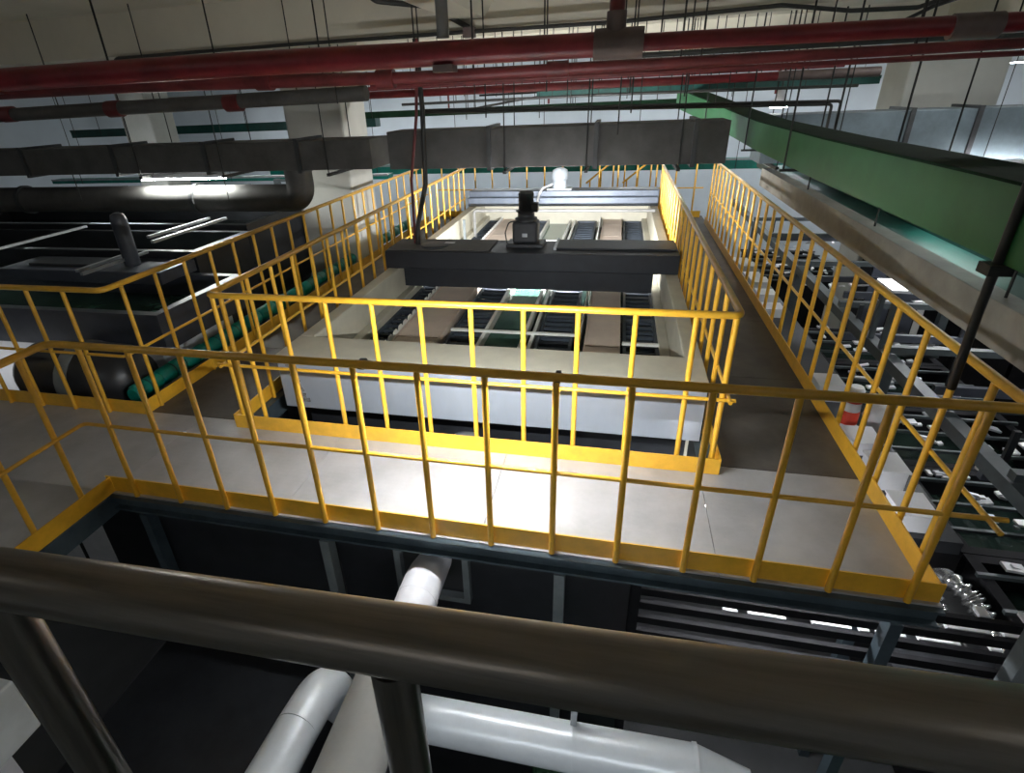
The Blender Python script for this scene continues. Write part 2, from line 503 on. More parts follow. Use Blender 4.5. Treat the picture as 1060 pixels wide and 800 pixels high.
# ------------------------------------------------------------------ settling tank
tk = thing('settling_tank', 'long open beige settling tank with troughs and slatted grates over dark water', 'tank', (-0.6, 4.8, -1.5))
xl, xr, yf, yb, zr = -2.26, 1.10, 1.32, 8.80, 0.45
for a, b in ((xl, -0.56), (-0.56, xr)):
    MB().box(a+0.001, b-0.001, yf, yf+0.03, -0.02, zr-0.005).build('front_panel', panel_m, tk, 0.003)
MB().box(xl, xr, yf+0.03, yf+0.06, -0.03, zr-0.01).build('front_wall', beige, tk)
MB().box(xl+0.05, xr-0.05, yf+0.26, yf+0.30, -1.5, -0.03).build('shade_sheet', dark, tk)  # black sheet standing in for the shade below the tank front
MB().box(xl, xr, yf-0.012, yf+0.40, zr-0.005, zr+0.02).build('front_rim', beige, tk, 0.01)
MB().box(xl+0.02, xr-0.02, yf+0.37, yf+0.40, -0.4, zr-0.005).build('front_rim_lip', beige, tk)
MB().box(xl, xl+0.14, yf+0.40, yb, -1.5, zr+0.02).build('side_wall', beige, tk, 0.012)
MB().box(xr-0.13, xr, yf+0.40, yb, -1.5, zr+0.02).build('side_wall', beige, tk, 0.012)
MB().box(xl, xr, yb-0.1, yb, -1.5, zr+0.02).build('back_wall', beige, tk, 0.012)
MB().box(xl+0.14, xl+0.24, yf+0.4, yb-0.1, -0.1, 0.16).build('ledge', beige, tk, 0.01)
MB().box(xr-0.22, xr-0.13, yf+0.4, yb-0.1, -0.1, 0.12).build('ledge', beige, tk, 0.01)
MB().box(xl+0.1, xr-0.1, yf+0.35, yb-0.05, -0.08, -0.05).build('water', water_m, tk, kind='stuff')
MB().box(-0.83, -0.47, yf+0.42, yb-0.1, -0.05, 0.015).build('channel_water', greenwater, tk, kind='stuff')
def grate(x0, x1, y0, y1, z, pitch, count):
    fr = MB()
    fr.box(x0, x0+0.03, y0, y1, z-0.05, z+0.01)
    fr.box(x1-0.03, x1, y0, y1, z-0.05, z+0.01)
    y = y0
    while y < y1+0.01:
        fr.box(x0+0.03, x1-0.03, y, y+0.03, z-0.04, z+0.012)
        y += (y1-y0)/4.0-0.0075
    o = fr.build('grate', slat_m, tk)
    s0 = None
    n = int((y1-y0-0.06)/pitch)
    for i in range(n):
        y = y0+0.06+i*pitch
        if s0 is None:
            s0 = MB().obox((0, 0, 0), (x1-x0-0.06, 0.035, 0.03), Matrix.Rotation(math.radians(12), 3, 'X')).build('slat', slat_m, o, local=True)
            s0.location = Vector(((x0+x1)/2, y, z-0.02))-WOFF[o.name]
        else:
            inst(s0, o, Vector(((x0+x1)/2, y, z-0.02))-WOFF[o.name])
for x0, x1 in ((-2.02, -1.78), (-1.22, -0.86), (-0.30, 0.06), (0.55, 0.88)):
    grate(x0, x1, yf+0.46, yb-0.16, 0.07, 0.135, 0)
def trough(x0, x1, teeth_x):
    cov = None
    yy = yf+0.42
    o = MB().extrude([(x0, 0.12), (x0, -0.05), (x1, -0.05), (x1, 0.12), (x1-0.012, 0.12), (x1-0.012, -0.038), (x0+0.012, -0.038), (x0+0.012, 0.12)], yf+0.42, yb-0.1, 'y').build('weir_trough', cream, tk)
    while yy < yb-0.2:
        L = min(0.92, yb-0.11-yy)
        MB().box(x0+0.012, x1-0.012, yy+0.008, yy+L-0.008, 0.096, 0.106).build('trough_plate', cream, o, 0.003)
        yy += 0.92
    # saw-tooth weir plate
    pts = [(yf+0.44, 0.0)]
    y = yf+0.44
    while y < yb-0.2:
        pts += [(y, 0.155), (y+0.07, 0.155), (y+0.11, 0.105), (y+0.15, 0.155)]
        y += 0.15
    pts.append((y, 0.0))
    vs = [(teeth_x-0.005, p[0], p[1]) for p in pts] + [(teeth_x+0.005, p[0], p[1]) for p in pts]
    n = len(pts)
    fs = []
    mb = MB()
    mb.add(vs, [tuple(range(n)), tuple(range(2*n-1, n-1, -1))] + [(k, n+k, n+(k+1) % n, (k+1) % n) for k in range(n)])
    mb.build('toothed_weir', white_bar, o)
trough(-1.74, -1.27, -1.765)
trough(0.18, 0.52, 0.13)
for x in (-0.855, -0.435, -0.345):
    MB().box(x-0.018, x+0.018, yf+0.41, yb-0.1, 0.0, 0.09).build('channel_bar', white_bar, tk)
for y in (2.9, 5.4, 6.9):
    MB().box(-1.22, 0.10, y, y+0.035, 0.09, 0.115).build('cross_bar', white_bar, tk)
MB().box(0.54, 0.95, 2.75, 2.785, 0.09, 0.115).build('cross_bar', white_bar, tk)
# transverse pipe with a drop leg
MB().tube(rounded([(-2.0, 7.3, 0.05), (-2.0, 7.3, 0.52), (1.02, 7.3, 0.52)], 0.05), 0.026, 12).build('transverse_pipe', pipe_grey, tk)
MB().box(-2.03, -1.99, 6.6, 6.64, 0.05, 0.50).build('stay', greysteel, tk)
# mottled pale film on the front panel
fm = MB()  # small tilted plates form a mottled pale streak
for i in range(9):
    z = zr-0.03-i*0.045
    fm.obox((xl+0.10+i*0.012+random.uniform(-.01, .01), yf-0.004, z), (0.07+random.uniform(-.02, .02), 0.004, 0.04), Matrix.Rotation(random.uniform(-.5, .5), 3, 'Y'))
tag(fm.build('pale_streak', streak_m), 'mottled pale film peeling on the tank front panel', 'streak')
# flange with bolts in the gap
fl = thing('pipe_flange', 'pale round pipe flange with two upright bolts in the gap before the tank', 'flange', (-0.62, 1.13, -0.35))
MB().lathe((-0.62, 1.13, -0.35), [(0.06, 0), (0.06, 0.26), (0.12, 0.26), (0.12, 0.285), (0.06, 0.285), (0.02, 0.30)], 20).build('flange_disc', galv, fl)
for dx in (-0.07, 0.07):
    MB().lathe((-0.62+dx, 1.09, -0.07), [(0.014, 0), (0.014, 0.05), (0.004, 0.055)], 6).build('bolt', galv, fl)

# bridges over the tank, each with its gear motor
b1 = thing('scraper_bridge', 'dark slate bridge beam lying across the middle of the tank', 'beam', (-0.6, 4.1, zr+0.02))
MB().box(xl-0.02, xr, 3.86, 4.46, zr+0.02, 0.68).build('box_beam', beam_m, b1, 0.01)
MB().box(xl+0.16, xr-0.25, 3.98, 4.40, 0.22, zr+0.02).build('shade_apron', beam_m, b1)  # apron added for the dark band on the water; blocks light from behind
MB().box(-0.25, xr-0.02, 4.05, 4.48, 0.681, 0.70).build('cover_plate', beam_m, b1, 0.004)
MB().box(xl, -1.0, 3.90, 4.44, 0.681, 0.695).build('cover_plate', duct_m, b1, 0.004)
MB().box(-0.27, -0.24, 4.02, 4.50, 0.68, 0.71).build('edge_angle', galv, b1)
b2 = thing('scraper_bridge', 'slate blue bridge beam across the far end of the tank', 'beam', (-0.6, 7.9, zr+0.02))
MB().box(xl-0.02, xr, 7.98, 8.48, zr+0.02, 0.62).build('box_beam', beam_lt, b2, 0.01)
MB().box(xl-0.02, xr, 8.09, 8.48, 0.621, 0.72).build('upper_beam', beam_lt, b2, 0.01)
m1 = thing('gear_motor', 'black upright gear motor standing on the dark bridge beam', 'motor', (-0.62, 4.25, 0.701))
MB().box(-0.84, -0.40, 4.1, 4.4, 0.681, 0.72).build('base_plate', motor_m, m1, 0.006)
MB().box(-0.77, -0.47, 4.14, 4.37, 0.72, 0.97).build('gearbox', motor_m, m1, 0.03)
MB().lathe((-0.62, 4.25, 0.97), [(0.13, 0), (0.13, 0.03), (0.10, 0.04), (0.10, 0.10), (0.12, 0.105), (0.12, 0.115)], 20).build('adapter_flange', motor_m, m1)
pr = []
for i in range(12):
    z = 0.115+i*0.012
    pr += [(0.088, z), (0.088, z+0.005), (0.078, z+0.0055), (0.078, z+0.0115)]
MB().lathe((-0.62, 4.25, 0.97), pr, 20).build('motor_body', motor_m, m1)
MB().lathe((-0.62, 4.25, 1.225), [(0.09, 0.0), (0.09, 0.05), (0.07, 0.075), (0.02, 0.08)], 20).build('fan_cowl', motor_m, m1)
MB().box(-0.55, -0.48, 4.20, 4.30, 1.07, 1.17).build('terminal_box', motor_m, m1, 0.008)
MB().tube(rounded([(-0.72, 4.16, 0.98), (-0.80, 4.10, 0.98), (-0.84, 4.08, 0.86), (-0.82, 4.08, 0.73), (-0.76, 4.1, 0.72)], 0.06), 0.008, 8).build('cable', conduit_m, m1)
MB().box(-0.65, -0.59, 4.135, 4.14, 0.80, 0.84).build('rating_plate', galv, m1)
m2 = thing('gear_motor', 'pale domed gear motor standing on the far slate blue beam', 'motor', (-0.62, 8.28, 0.721))
MB().box(-0.84, -0.40, 8.13, 8.43, 0.721, 0.75).build('base_plate', motor_w, m2, 0.006)
MB().lathe((-0.62, 8.28, 0.75), [(0.13, 0), (0.12, 0.10), (0.12, 0.13), (0.145, 0.14), (0.145, 0.22), (0.13, 0.30), (0.06, 0.34)], 24).build('motor_body', motor_w, m2)
MB().tube(rounded([(-0.75, 8.2, 0.82), (-0.9, 8.0, 0.78), (-0.95, 7.9, 0.68), (-0.93, 7.38, 0.53)], 0.08), 0.022, 8).build('cable', white_pl, m2)
led_bar('led_bar', 'led work light behind the dark bridge, shining over the far tank half', (-0.45, 4.52, 0.65), 1.3, 'x', (0, 1, -0.4), em_beam, 0.02)
# disc on the bridge's dusty end
dc = thing('hand_wheel', 'dark round cover disc lying on the dusty end of the bridge', 'disc', (-1.72, 4.1, 0.696))
MB().lathe((-1.72, 4.1, 0.696), [(0.17, 0), (0.17, 0.012), (0.15, 0.018), (0.02, 0.02)], 28).build('disc', motor_m, dc)
MB().box(-1.60, -1.48, 4.13, 4.19, 0.7165, 0.722).build('name_plate', galv, dc)

# ------------------------------------------------------------------ pipes in the pit
p1 = thing('white_pipe', 'thick white jacketed pipe running from the pit opening towards the viewer', 'pipe', (-0.62, -1, -0.4))
MB().tube([(-0.575, 0.16, -0.34), (-0.575, -0.02, -0.29), (-0.575, -0.12, -0.275), (-0.575, -0.42, -0.29)], [0.10, 0.115, 0.118, 0.118], 24).build('pipe_end', whitepipe, p1)
MB().tube([(-0.575, -0.20, -0.283), (-0.575, -0.235, -0.283)], 0.121, 24).build('joint_band', whitepipe, p1)
MB().tube([(-0.575, -0.42, -0.29), (-0.565, -2.6, -0.33)], 0.150, 28).build('pipe_sleeve', greypipe, p1)
p2 = thing('clad_pipe', 'shiny aluminium clad pipe that bends round below the white pipe', 'pipe', (-0.3, -0.7, -0.6))
MB().tube([(-0.925, -2.4, -0.24), (-0.915, -1.6, -0.29), (-0.91, -1.02, -0.335)], 0.105, 24).build('pipe_run', alu, p2)
MB().tube(rounded([(-0.91, -1.02, -0.335), (-0.905, -0.74, -0.37), (-0.86, -0.70, -0.66), (-0.46, -0.66, -0.66)], 0.2, 10), 0.105, 24).build('elbow', alu, p2)
MB().tube([(-0.46, -0.66, -0.66), (0.36, -0.68, -0.60)], 0.112, 24).build('pipe_run', alu, p2)
MB().tube([(0.36, -0.68, -0.60), (0.93, -0.70, -0.545)], 0.112, 24).build('pipe_run', alu, p2)
MB().tube([(0.93, -0.70, -0.545), (1.16, -0.71, -0.525)], [0.112, 0.05], 24).build('reducer', alu, p2)
MB().tube([(0.35, -0.68, -0.6015), (0.37, -0.68, -0.5995)], 0.117, 24).build('seam_band', alu, p2)
MB().tube([(0.92, -0.70, -0.546), (0.94, -0.70, -0.544)], 0.117, 24).build('seam_band', alu, p2)
MB().box(0.345, 0.375, -0.64, -0.60, -0.62, -0.05).build('hanger_strap', galv, p2)
MB().box(0.33, 0.39, -0.72, -0.64, GZ, -0.70).build('stanchion', channel_m, p2)
MB().box(-0.95, -0.88, -1.7, -1.62, GZ, -0.39).build('stanchion', channel_m, p2)
MB().box(-0.66, -0.60, -1.9, -1.82, GZ, -0.46).build('stanchion', channel_m, p1)
# plant standing deep in the pit
bx = thing('pit_tank', 'big dark grey tank body filling the pit below the near handrail', 'tank', (-1.9, -0.6, GZ))
MB().box(-2.7, -1.35, -1.9, 0.02, GZ, -1.25).build('tank_body', dark, bx, 0.03)
MB().box(-1.30, -0.9, -2.6, -0.05, GZ, -1.6).build('side_box', dark, bx, 0.03)
bx2 = thing('pit_machine', 'dark green grey machine casing under the clad pipe', 'machine', (0.9, -0.5, GZ))
MB().box(0.1, 2.3, -1.3, -0.1, GZ, -1.7).build('casing', green_dk, bx2, 0.03)
MB().box(0.55, 0.8, -0.9, -0.5, -1.7, -1.45).build('red_block', darkred, bx2, 0.02, label='dull red block')
MB().lathe((1.2, -0.75, -1.7), [(0.09, 0), (0.09, 0.03), (0.02, 0.035)], 16).build('cap', galv, bx2)
cb = thing('junction_box', 'pale grey control box in the pit at the lower corner behind the near handrail post', 'box', (-2.4, -1.4, GZ))
MB().box(-2.76, -2.04, -1.55, -1.30, -0.22, 0.10).build('box_body', lightgrey, cb, 0.01)
MB().box(-2.74, -2.06, -1.56, -1.551, -0.20, 0.08).build('box_door', lightgrey, cb, 0.004)
MB().box(-2.46, -2.28, -1.48, -1.36, -1.25, -0.22).build('box_stand', white_pl, cb)
# ------------------------------------------------------------------ near stainless handrail and upper landing
hr = thing('stainless_handrail', 'thick brushed stainless handrail right in front of the viewer', 'handrail', (0.2, -1.97, 0.65))
MB().tube([(-1.3, -1.975, 1.735), (0.32, -1.975, 1.80), (1.5, -1.975, 1.858)], 0.0365, 28).build('top_tube', stain, hr)
for x, z in ((0.19, 1.79), (-0.365, 1.77), (1.05, 1.83), (-0.95, 1.745)):
    MB().tube([(x, -1.975, 0.65), (x, -1.975, z-0.03)], 0.025 if x > -0.3 else 0.030, 20).build('post', stain_v, hr)
landing = MB().box(-1.6, 1.8, -4.2, -1.93, 0.55, 0.65)
struct('floor_landing', landing, greysteel)

# ------------------------------------------------------------------ ceiling services
def rods(parent, pts, z0, z1=3.2, r=0.006):
    for x, y in pts:
        MB().tube([(x, y, z0), (x, y, z1)], r, 6).build('hanger_rod', rod_m, parent)

rp = thing('sprinkler_pipe', 'thick bright red sprinkler pipe crossing just below the ceiling, nearest of the red pipes', 'pipe', (-0.5, 0.7, 2.43))
MB().tube([(-6.5, 0.7, 2.50), (-1.9, 0.7, 2.495), (0.25, 0.7, 2.475)], [0.066, 0.060, 0.051], 20).build('pipe_run', red, rp)
MB().tube([(0.45, 0.7, 2.472), (4.5, 0.7, 2.43)], 0.036, 20).build('pipe_run', red, rp)
MB().tube([(-3.75, 0.7, 2.496), (-3.27, 0.7, 2.496)], 0.075, 20).build('coupling', darkred, rp)
MB().tube([(0.24, 0.7, 2.475), (0.46, 0.7, 2.472)], 0.064, 20).build('tee_coupling', coupling_m, rp)
MB().tube([(0.335, 0.7, 2.50), (0.335, 0.7, 3.2)], 0.034, 16).build('riser', darkred, rp)
MB().tube([(0.335, 0.7, 2.52), (0.335, 0.7, 2.60)], 0.044, 16).build('riser_collar', coupling_m, rp)
MB().tube([(1.66, 0.7, 2.455), (1.83, 0.7, 2.452)], 0.047, 20).build('coupling', coupling_m, rp)
MB().box(-0.53, -0.43, 0.65, 0.75, 2.40, 2.432).build('clamp', coupling_m, rp)
rods(rp, [(-2.45, 0.7), (2.4, 0.7)], 2.5)
gr = thing('grey_drop_pipe', 'grey vertical drop pipe standing on the bright red sprinkler pipe', 'pipe', (-0.48, 0.7, 2.54))
MB().tube([(-0.48, 0.7, 2.545), (-0.48, 0.7, 3.2)], 0.030, 16).build('pipe_run', pipe_grey, gr)
rp2 = thing('sprinkler_pipe', 'dull red sprinkler branch pipe running just below the thick red pipe', 'pipe', (-0.5, 1.6, 2.38))
MB().tube([(-5.5, 1.6, 2.485), (-3.3, 1.6, 2.475), (-1.0, 1.6, 2.415), (4.5, 1.6, 2.41)], [0.055, 0.055, 0.036, 0.020], 16).build('pipe_run', darkred, rp2)
for x in (-2.05, -1.15):
    MB().tube([(x-0.06, 1.6, 2.445 if x < -1.5 else 2.414), (x+0.06, 1.6, 2.442 if x < -1.5 else 2.413)], 0.058, 16).build('coupling', darkred, rp2)
MB().tube([(-0.08, 1.6, 2.4145), (0.05, 1.6, 2.4145)], 0.046, 16).build('coupling', darkred, rp2)
rods(rp2, [(-2.4, 1.6), (-1.6, 1.6), (-0.55, 1.6), (0.7, 1.6), (1.9, 1.6)], 2.41)
rp3 = thing('sprinkler_pipe', 'thin dark red pipe running behind the sprinkler branch pipe', 'pipe', (0.7, 2.4, 2.37))
MB().tube([(-1.6, 2.4, 2.39), (4.6, 2.4, 2.38)], 0.017, 12).build('pipe_run', darkred, rp3)
rods(rp3, [(-1.2, 2.4), (-0.2, 2.4), (0.9, 2.4), (2.2, 2.4)], 2.39)
rp4 = thing('sprinkler_pipe', 'distant red pipe under the far part of the ceiling above the tank', 'pipe', (0, 6, 2.33))
MB().tube([(-9, 6.0, 2.37), (-3, 6.0, 2.365), (2.2, 6.0, 2.35)], 0.05, 14).build('pipe_run', red, rp4)
MB().tube([(2.2, 6.0, 2.35), (3.3, 6.0, 2.345)], 0.055, 14).build('lagging', coupling_m, rp4)
rods(rp4, [(-2.5, 6), (-1.2, 6), (0.1, 6), (1.3, 6)], 2.36)
rp5 = thing('sprinkler_pipe', 'faded pinkish pipe high behind the red pipes, with short drops', 'pipe', (-2, 9.6, 2.33))
MB().tube([(-10, 9.6, 2.52), (4, 9.6, 2.50)], 0.04, 12).build('pipe_run', darkred, rp5)
for x in (-3, -1, 1.5, 3):
    MB().tube([(x, 9.6, 2.5), (x, 9.6, 2.1)], 0.02, 8).build('drop', darkred, rp5)
rods(rp5, [(-4.2, 9.6), (-2, 9.6), (0.4, 9.6), (2.4, 9.6)], 2.5)
gp = thing('lagged_pipe', 'dusty grey lagged pipe hanging near the far wall end of the room', 'pipe', (-4.6, 3.0, 2.25))
MB().tube([(-9, 3.0, 2.30), (-4.7, 3.0, 2.335), (-1.9, 3.0, 2.355)], 0.065, 16).build('pipe_run', duct_m, gp)
for x in (-6.1, -4.7, -3.3):
    MB().tube([(x-0.08, 3.0, 2.33), (x+0.08, 3.0, 2.332)], 0.078, 16).build('coupling', darkred, gp)
rods(gp, [(-5.4, 3.0), (-4.2, 3.0), (-2.6, 3.0)], 2.33)
# conduits on the beam
cd = thing('black_conduit', 'long black conduit clipped along the lower edge of the ceiling beam', 'conduit', (-1, 3.3, 2.74))
MB().tube(rounded([(-4.86, 3.3, 2.62), (-4.80, 3.3, 2.80), (-2.76, 3.3, 2.805), (-0.86, 3.3, 2.80), (0.31, 3.3, 2.79), (1.55, 3.3, 2.82), (2.05, 3.3, 2.75), (2.5, 3.3, 2.74), (3.0, 3.3, 2.88), (5, 3.3, 2.88)], 0.09), 0.016, 10).build('conduit_run', conduit_m, cd)
MB().tube(rounded([(2.3, 3.3, 2.60), (2.6, 3.3, 2.74), (3.1, 3.3, 2.88)], 0.1), 0.014, 8).build('conduit_branch', conduit_m, cd)
MB().box(-1.03, -0.93, 3.26, 3.34, 2.755, 2.835).build('junction_box', coupling_m, cd)
MB().tube(rounded([(-0.98, 3.3, 2.83), (-1.3, 3.2, 3.0), (-1.75, 3.0, 3.05), (-1.8, 3.0, 3.17)], 0.1), 0.022, 8).build('flex_tail', conduit_m, cd)
# black cable bundle to the bridge
cbn = thing('cable_bundle', 'pair of black and dark red cables hanging from the ceiling to the dusty bridge end', 'cable', (-1.82, 4.15, 0.70))
MB().tube([(-1.84, 4.3, 3.2), (-1.80, 4.28, 2.2), (-1.79, 4.15, 1.4), (-1.93, 4.15, 0.92), (-1.95, 4.15, 0.70)], 0.030, 8).build('cable', conduit_m, cbn)
MB().tube([(-1.74, 4.2, 3.2), (-1.86, 4.22, 2.1), (-1.97, 4.18, 1.45), (-2.0, 4.2, 0.70)], 0.018, 8).build('cable', darkred, cbn, label='dark red cable')
MB().box(-1.93, -1.74, 4.1, 4.4, 3.02, 3.2).build('ceiling_box', duct_m, cbn)

# ducts
def duct(name, label, x0, x1, y0, y1, z0, z1, m, seams, axis='x', hang=()):
    t = thing(name, label, 'duct', ((x0+x1)/2, (y0+y1)/2, z0))
    edges = sorted([x0 if axis == 'x' else y0] + list(seams) + [x1 if axis == 'x' else y1])
    for a, b in zip(edges, edges[1:]):
        if axis == 'x':
            MB().box(a, b, y0, y1, z0, z1).build('duct_section', m, t, 0.006)
        else:
            MB().box(x0, x1, a, b, z0, z1).build('duct_section', m, t, 0.006)
    for s in seams:
        if axis == 'x':
            MB().box(s-0.025, s+0.025, y0-0.03, y1+0.03, z0-0.03, z1+0.03).build('flange', flange_m, t)
        else:
            MB().box(x0-0.03, x1+0.03, s-0.025, s+0.025, z0-0.03, z1+0.03).build('flange', flange_m, t)
    for h in hang:
        if axis == 'x':
            MB().box(h-0.02, h+0.02, y0-0.08, y1+0.08, z0-0.065, z0-0.031).build('hanger_bar', rod_m, t)
            for yy in (y0-0.06, y1+0.06):
                MB().tube([(h, yy, z0-0.05), (h, yy, 3.2)], 0.007, 6).build('hanger_rod', rod_m, t)
        else:
            MB().tube([((x0+x1)/2, h, z1-0.01), ((x0+x1)/2, h, 3.2)], 0.008, 6).build('hanger_rod', rod_m, t)
    return t
duct('rectangular_duct', 'big dusty grey duct hanging across the middle of the tank', -2.45, 1.55, 4.75, 5.35, 1.50, 1.94, duct_m, (-1.15, 0.12, 1.2), hang=(-0.95, 0.02, 1.05))
duct('rectangular_duct', 'lower dusty grey duct section joined to the big duct and running off past the column', -10.5, -2.45, 4.2, 4.8, 1.57, 1.90, duct_m, (-7.6, -6.1, -4.7, -3.4), hang=(-5.7, -4.45, -3.0))
duct('rectangular_duct', 'blue grey duct running off behind the green tray', 2.14, 9.5, 5.9, 6.5, 1.36, 1.92, duct_blue, (3.72, 4.4, 5.4), hang=(2.35, 6.5))
# duct over the dark tanks (rounded)
d2 = thing('round_duct', 'fat grey round duct over the dark tanks, bright where the lamp touches it', 'duct', (-6.2, 4.5, 1.0))
for a, b in ((-13, -8.2), (-8.16, -5.2), (-5.16, -4.2)):
    MB().tube([(a, 4.5, 1.20), (b, 4.5, 1.20)], 0.175, 28).build('duct_section', duct_m, d2)
MB().tube(rounded([(-4.2, 4.5, 1.20), (-3.62, 4.5, 1.20), (-3.62, 4.5, 1.56)], 0.22, 10), 0.175, 28).build('elbow', duct_m, d2)
for s in (-8.18, -5.18):
    MB().tube([(s-0.03, 4.5, 1.20), (s+0.03, 4.5, 1.20)], 0.20, 28).build('flange', flange_m, d2)
rods(d2, [(-8.6, 4.32), (-7.0, 4.32), (-4.6, 4.32)], 1.2, 1.57)
duct('rectangular_duct', 'short black duct box below the round duct at the edge of the view', -12.5, -7.3, 6.1, 6.7, 0.50, 0.84, duct_m, (-9.5,))
# grey beige duct along the right
duct('rectangular_duct', 'long beige grey duct running lengthwise beside the walkway railing, below the green tray', 2.28, 2.41, -0.4, 6.3, 1.04, 1.265, duct_beige, (), 'y', hang=(0.9, 2.6, 4.4))

# green cable tray
gt = thing('green_cable_tray', 'long green covered cable tray running overhead lengthwise and bending at its far end', 'tray', (1.95, 3, 1.62))
secs = [(-2.2, 1.80, 1.65), (0.4, 1.80, 1.65), (2.4, 1.80, 1.64), (4.6, 1.80, 1.65), (6.0, 1.74, 1.71), (7.2, 1.55, 1.83), (8.4, 1.25, 1.98)]
W, HH = 0.26, 0.27
for (ya, xa, za), (yb_, xb, zb) in zip(secs, secs[1:]):
    v = [(xa, ya, za), (xa+W, ya, za), (xa+W, ya, za+HH), (xa, ya, za+HH), (xb, yb_, zb), (xb+W, yb_, zb), (xb+W, yb_, zb+HH), (xb, yb_, zb+HH)]
    MB().add(v, [(0, 1, 2, 3), (4, 7, 6, 5), (0, 4, 5, 1), (1, 5, 6, 2), (2, 6, 7, 3), (3, 7, 4, 0)]).build('tray_section', green_m, gt)
    v2 = [(x+dx, y, z+dz) for (x, y, z) in ((xa, ya, za+HH), (xb, yb_, zb+HH)) for dx, dz in ((-0.012, 0), (W+0.012, 0), (W+0.012, 0.012), (-0.012, 0.012))]
    MB().add(v2, [(0, 1, 2, 3), (4, 7, 6, 5), (0, 4, 5, 1), (1, 5, 6, 2), (2, 6, 7, 3), (3, 7, 4, 0)]).build('tray_lid', green_dk, gt)
bolt = None
for y0 in (-0.28, -0.60):
    for j in range(3):
        yy = y0+0.075*j
        MB().lathe((1.80, yy, 1.76), [(0.012, 0), (0.012, -0.01), (0.004, -0.014)], 8, 'x').build('bolt', green_dk, gt)
for y in (-1.2, 3.2, 5.0, 7.0):
    xx = 1.77 if y < 5.5 else 1.56
    zz = 1.62 if y < 5.5 else 1.77
    MB().tube([(xx, y, zz), (xx, y, 3.2)], 0.008, 6).build('hanger_rod', rod_m, gt)
    MB().tube([(xx+0.33, y, zz), (xx+0.33, y, 3.2)], 0.008, 6).build('hanger_rod', rod_m, gt)
    MB().box(xx-0.03, xx+0.36, y-0.02, y+0.02, zz-0.02, zz+0.0).build('hanger_bar', rod_m, gt)
sp = thing('black_strut', 'black upright strut hanging from the green tray to the corner of the yellow railing', 'strut', (1.84, 0.10, 1.13))
MB().tube([(1.79, 0.10, 2.05), (1.79, 0.10, 1.45), (1.80, 0.10, 1.12)], 0.017, 10).build('strut_rod', conduit_m, sp)
MB().box(1.75, 1.83, 0.06, 0.14, 1.61, 1.649).build('clamp', conduit_m, sp)
# dark teal tray with lamp
tt = thing('teal_cable_tray', 'dark teal open cable tray between the beige duct and the green tray', 'tray', (2.85, 2.5, 1.14))
MB().extrude([(2.46, 1.22), (2.46, 1.14), (2.86, 1.14), (2.86, 1.22), (2.84, 1.22), (2.84, 1.16), (2.48, 1.16), (2.48, 1.22)], -0.3, 7.5, 'y').build('tray_channel', teal_dk, tt)
MB().box(2.455, 2.475, -0.3, 7.5, 1.221, 1.229).build('tray_edge', galv, tt)
MB().box(2.88, 2.91, 0.8, 5.2, 1.14, 1.52).build('side_panel', teal_m, tt)
for y in (0.6, 3.0, 5.5):
    MB().tube([(2.868, y, 1.14), (2.868, y, 3.2)], 0.007, 6).build('hanger_rod', rod_m, tt)
led_bar('led_bar', 'led tube over the dark teal tray beside the green tray', (2.80, 2.4, 1.46), 1.0, 'y', (0.5, 0, -1), em_teal, 0.02)

# teal dark trays and conduits in the background
for (lab, x0, x1, y, z, h, m) in (
        ('dark teal cable tray crossing high above the far half of the tank', -1.0, 4.0, 7.9, 2.20, 0.10, teal_dk),
        ('green cable tray crossing low in front of the far wall', -14, -5.2, 11.0, 1.75, 0.18, teal_dk),
        ('bright teal pipe rack line along the far wall at railing height', -9, 4.6, 12.2, 0.55, 0.22, teal_m),
        ('dark green tray crossing above the distant pipes near the column', -6, 1.6, 10.4, 1.95, 0.12, green_dk),
        ('teal duct line low behind the dark plating tanks', -14, -4.6, 9.95, 0.72, 0.10, teal_m)):
    t = thing('wall_tray', lab, 'tray', ((x0+x1)/2, y, z))
    MB().box(x0, x1, y, y+0.3, z, z+h).build('tray_channel', m, t, 0.006)
    MB().box(x0, x1, y-0.012, y, z+h-0.03, z+h+0.012).build('tray_edge', galv if m is teal_m else m, t)
    n = int((x1-x0)/2.2)
    for i in range(n):
        x = x0+1+i*2.2
        MB().tube([(x, y-0.03, z), (x, y-0.03, 3.2 if not 8.5 < y < 9.05 else 2.8)], 0.008, 6).build('hanger_rod', rod_m, t)
cdp = thing('black_conduit', 'pair of thin black conduits that turn straight down beside the high bay lamp', 'conduit', (1.5, 5.0, 1.3))
for dx, dz in ((0, 0), (0.09, 0.03)):
    MB().tube(rounded([(-2.2, 5.6+dx*0, 2.12+dz), (2.75+dx, 5.6, 2.03+dz), (2.75+dx, 5.6, 1.60)], 0.04), 0.017, 8).build('conduit_run', conduit_m, cdp)
rods(cdp, [(-1.5, 5.6), (-0.3, 5.6), (0.6, 5.6), (1.6, 5.6)], 2.1)

